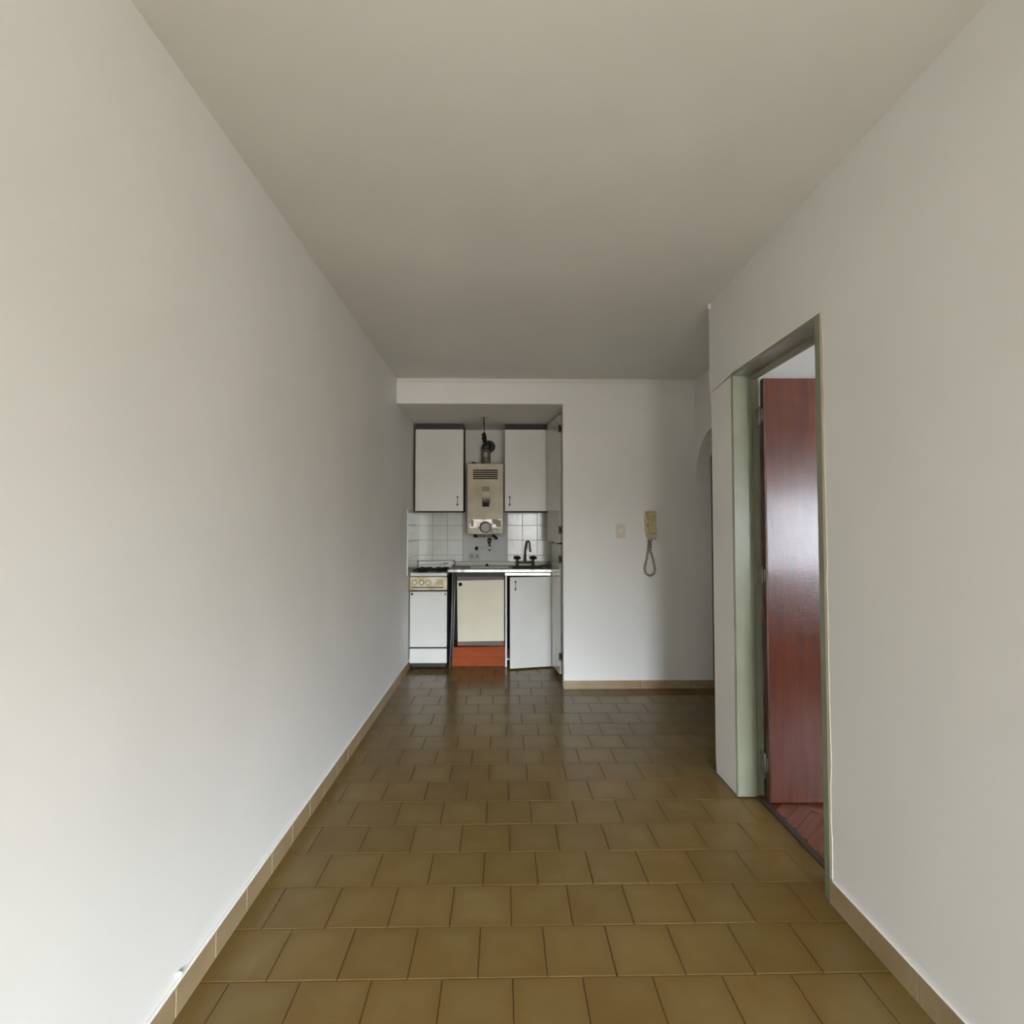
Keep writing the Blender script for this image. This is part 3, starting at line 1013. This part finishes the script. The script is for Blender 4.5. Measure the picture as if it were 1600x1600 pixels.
# ------------------------------------------------------------------ flue pipe
fp = thing('flue_pipe', 'dull galvanised flue pipe rising from the water heater and bending into the wall', 'flue pipe', (-.168, 5.46, hz1))
FX, FYY = -.168, 5.46
G().lathe([(.0475, 1.9625), (.0475, 2.005), (.050, 2.007), (.050, 2.015), (.0465, 2.017), (.0465, 2.075), (.049, 2.077), (.049, 2.086), (.046, 2.088), (.046, 2.120)], (FX, FYY, 0), 'z', 24).obj('sleeve', M_GALV, fp)
G().tube([(FX, FYY, 2.115), (FX + .006, FYY + .005, 2.145), (FX + .016, FYY + .03, 2.165), (FX + .024, FYY + .07, 2.172), (FX + .026, YK - .012, 2.172)], .050, 20).obj('elbow', M_GREY, fp)
G().lathe([(.056, 0), (.066, -.004), (.066, -.008), (.052, -.010)], (FX + .026, YK, 2.172), 'y', 24).obj('wall_collar', M_GREY, fp)

# ------------------------------------------------------------------ bare lampholder
lh = thing('hanging_lampholder', 'bare black lampholder hanging on a wire from the kitchen ceiling', 'lampholder', (-.170, 4.90, ZK))
G().lathe([(.046, 0), (.046, -.004), (.038, -.010), (.012, -.012), (0, -.012)], (-.170, 4.90, ZK), 'z', 24).obj('ceiling_rose', M_HEAT, lh)
G().tube([(-.171, 4.90, ZK - .010), (-.1715, 4.902, ZK - .06), (-.167, 4.90, ZK - .10), (-.166, 4.90, 2.19)], [.0042, .0052, .0036, .0036], 8).obj('wire', M_BLACK, lh)
G().lathe([(.006, .012), (.010, .004), (.013, -.012), (.017, -.030), (.019, -.055), (.019, -.082), (.015, -.084), (.015, -.070), (0, -.070)], (-.164, 4.90, 2.182), 'z', 16).obj('socket', M_BLACK, lh)
kn = G().tube([(-.166, 4.898, 2.192), (-.180, 4.892, 2.180), (-.186, 4.89, 2.166), (-.178, 4.89, 2.160)], .0075, 8)
kn.tube([(-.181, 4.89, 2.150), (-.187, 4.886, 2.135), (-.176, 4.886, 2.125)], .006, 8)
kn.obj('taped_joint', M_BLACK, lh)

# ------------------------------------------------------------------ folded closure panels
def fold_panel(x0, y0, x1, y1, z0, z1, label, hinges):
    r = thing('folding_panel', label, 'panel', (x0, y0, z0), 'folded closure panels at the kitchen opening')
    d = math.atan2(y1 - y0, x1 - x0)
    ln = math.hypot(x1 - x0, y1 - y0)
    g_ = G().box(x0, x0 + ln, y0 - .018, y0, z0, z1, .001, 1)
    g_.rot(d, 'Z', (x0, y0, 0))
    g_.obj('panel', M_GLOSSLAM, r)
    e_ = G().box(x0 - .0015, x0 + .0005, y0 - .0175, y0 - .0005, z0 + .001, z1 - .001).rot(d, 'Z', (x0, y0, 0))
    e_.obj('white_edge', M_WHITEPL, r)
    for hz in hinges:
        h = G().box(x0 - .008, x0 + .006, y0 - .022, y0 - .012, hz - .032, hz + .032, .002)
        h.tube([(x0 + .019, y0 - .022, hz - .035), (x0 + .019, y0 - .022, hz + .035)], .0075, 8)
        h.box(x0 + .004, x0 + .024, y0 - .014, y0 - .010, hz - .02, hz + .02)
        h.obj('hinge', M_HINGE, r)
    return r


fold_panel(.497, 4.66, .432, 5.13, 1.192, 2.308, 'upper white folding panel standing beside the right wall cabinet', (1.30, 2.185))
fold_panel(.495, 4.66, .462, 4.98, .055, 1.172, 'lower white folding panel standing right of the base cabinet', (.21, 1.045))
cj = thing('hinge_bracket', 'small dark bracket between the upper and lower white folding panels', 'bracket', (.505, 4.66, 1.182))
G().box(.470, .508, 4.636, 4.655, 1.177, 1.188, .002).obj('plate', M_HINGE, cj)
G().box(.497, .516, 4.637, 4.657, 1.174, 1.191, .001).obj('arm', M_HINGE, cj)
struct(G().box(.5165, .5400, 4.525, 4.64, 0, ZK).obj('gap_shade_strip', M_HINGE), 'dark strip painting the shaded gap at the kitchen opening')  # added dark strip paints the shaded gap between panel and pier

# ------------------------------------------------------------------ kitchen wall fittings
YW = YK - .0105
ol = thing('wall_outlet', 'double wall outlet on the kitchen back wall above the counter', 'outlet', (-.291, YW, 1.026))
G().box(-.353, -.230, YW - .008, YW, .990, 1.062, .003).obj('plate', M_KNOBGREY, ol)
for px in (-.317, -.263):
    so = G().box(px - .018, px + .018, YW - .0095, YW - .006, 1.002, 1.050, .002).obj('socket', M_LABEL, ol)
    G().box(px - .009, px - .005, YW - .0102, YW - .009, 1.018, 1.034).obj('slot', M_BLACK, so)
    G().box(px + .005, px + .009, YW - .0102, YW - .009, 1.018, 1.034).obj('slot', M_BLACK, so)
gv = thing('gas_valve', 'small gas valve with a lever on the wall under the water heater', 'valve', (-.267, YW, 1.108))
G().lathe([(.020, 0), (.020, -.006), (.016, -.010), (.016, -.035), (.012, -.040), (0, -.041)], (-.267, YW, 1.108), 'y', 16).obj('valve_body', M_BLACK, gv)
G().prism([(-.258, 1.113), (-.225, 1.108), (-.205, 1.110), (-.188, 1.104), (-.184, 1.096), (-.192, 1.090), (-.212, 1.092), (-.226, 1.100), (-.258, 1.103)], 'y', YW - .036, YW - .030, .001).obj('lever', M_STEELDULL, gv)
ws = thing('wall_pipe', 'short chrome pipe spout hanging below the water heater', 'pipe', (-.133, YW, 1.19))
G().lathe([(.022, 0), (.022, -.004), (.014, -.008), (.014, -.03)], (-.135, YW, 1.195), 'y', 16).obj('flange', M_DARKCHROME, ws)
G().lathe([(.013, 1.215), (.017, 1.208), (.017, 1.165), (.012, 1.160)], (-.135, YW - .034, 0), 'z', 14).obj('nut', M_DARKCHROME, ws)
G().lathe([(.0105, 1.163), (.0105, 1.085), (.0085, 1.083)], (-.133, YW - .034, 0), 'z', 14).obj('tube', M_CHROME, ws)

# ------------------------------------------------------------------ end wall: switch and intercom
sw = thing('wall_switch', 'small beige switch plate on the end wall, left of the intercom', 'switch', (.978, YB, 1.29))
pt = G().box(.939, 1.016, YB - .007, YB, 1.231, 1.348, .003).obj('plate', M_PLATE, sw)
G().box(.952, 1.003, YB - .0085, YB - .006, 1.278, 1.318, .001).obj('module', M_PLATE, sw)
G().box(.966, .991, YB - .0125, YB - .007, 1.283, 1.300, .002).obj('rocker', M_WHITEPL, sw)
for z in (1.247, 1.332):
    G().lathe([(.0035, 0), (.003, -.001), (0, -.0012)], (.978, YB - .007, z), 'y', 8).obj('screw', M_STEELDULL, sw)

ic = thing('intercom_handset', 'aged ivory intercom with a hanging handset and coiled cord on the end wall', 'intercom', (1.22, YB, 1.22))
G().prism([(1.177, 1.456), (1.262, 1.456), (1.266, 1.40), (1.266, 1.27), (1.262, 1.238), (1.190, 1.236), (1.180, 1.30), (1.175, 1.38)], 'y', YB - .032, YB, .004).obj('wall_base', M_IVORY, ic)
# handset: side profile (y, z) extruded across x
hp = [(-.030, 1.452), (-.064, 1.452), (-.070, 1.440), (-.070, 1.412), (-.060, 1.396), (-.052, 1.37), (-.050, 1.335), (-.052, 1.30), (-.060, 1.274), (-.072, 1.258), (-.074, 1.236), (-.068, 1.224), (-.034, 1.224), (-.030, 1.26), (-.036, 1.30), (-.037, 1.36), (-.032, 1.41)]
G().prism([(YB + a, z) for a, z in hp], 'x', 1.200, 1.260, .005).obj('handset', M_IVORY, ic)
# sculpted side cheek line and buttons
ck = [(1.186, 1.446), (1.188, 1.42), (1.200, 1.392), (1.208, 1.36), (1.208, 1.31), (1.204, 1.28), (1.206, 1.262)]
G().tube([(x, YB - .033, z) for x, z in ck], .0034, 6).obj('side_groove', M_IVORYDK, ic)
for bx in (1.196, 1.2635):
    G().box(bx - .005, bx + .005 if bx < 1.2 else bx + .003, YB - .037, YB - .028, 1.324, 1.352, .002).obj('button', M_IVORYDK, ic)
for z, h_ in ((1.268, .0045), (1.415, .003)):
    G().box(1.204, 1.258, YB - .0765 if z < 1.3 else YB - .0710, YB - .055, z, z + h_).obj('handset_shade_line', M_IVORYDK, ic)  # dark bars paint the shade of the handset's notches
# coiled cord: helix around a hanging loop


def px2(xp, yp):   # local measuring grid of the cord (metres on the end wall)
    return 1.178 + (xp - 720) * .000494, 1.456 - (yp - 310) * .000494


path = [px2(*p) for p in ((770, 775), (775, 840), (770, 940), (755, 1040), (738, 1130), (715, 1220), (710, 1290), (735, 1350), (800, 1385), (860, 1350), (880, 1290), (868, 1200), (845, 1110), (822, 1020), (805, 960), (815, 890), (800, 830), (830, 775))]


def cat(p0, p1, p2, p3, t):
    return [.5 * (2 * b_ + (c_ - a_) * t + (2 * a_ - 5 * b_ + 4 * c_ - d_) * t * t + (3 * b_ - a_ - 3 * c_ + d_) * t ** 3) for a_, b_, c_, d_ in zip(p0, p1, p2, p3)]


fine = []
for i in range(len(path) - 1):
    q = [path[max(i - 1, 0)], path[i], path[i + 1], path[min(i + 2, len(path) - 1)]]
    for k in range(24):
        fine.append(cat(*q, k / 24))
fine.append(path[-1])
# resample by length, then wind
ds = [0]
for a, b in zip(fine, fine[1:]):
    ds.append(ds[-1] + math.hypot(b[0] - a[0], b[1] - a[1]))
tot, helix, j = ds[-1], [], 0
pitch, rad, N = .0170, .0090, 620
for k in range(N + 1):
    s_ = tot * k / N
    while j < len(ds) - 2 and ds[j + 1] < s_:
        j += 1
    t = (s_ - ds[j]) / max(ds[j + 1] - ds[j], 1e-9)
    x = fine[j][0] + (fine[j + 1][0] - fine[j][0]) * t
    z = fine[j][1] + (fine[j + 1][1] - fine[j][1]) * t
    tx, tz = fine[j + 1][0] - fine[j][0], fine[j + 1][1] - fine[j][1]
    l_ = math.hypot(tx, tz) or 1
    nx, nz = -tz / l_, tx / l_
    a = 2 * PI * s_ / pitch
    yb = -.016 - (.010 if (s_ < .05 or s_ > tot - .05) else 0)
    helix.append((x + nx * rad * math.cos(a), YB + yb + rad * math.sin(a), z + nz * rad * math.cos(a)))
G().tube(helix, .0023, 6).obj('coiled_cord', M_CORD, ic)
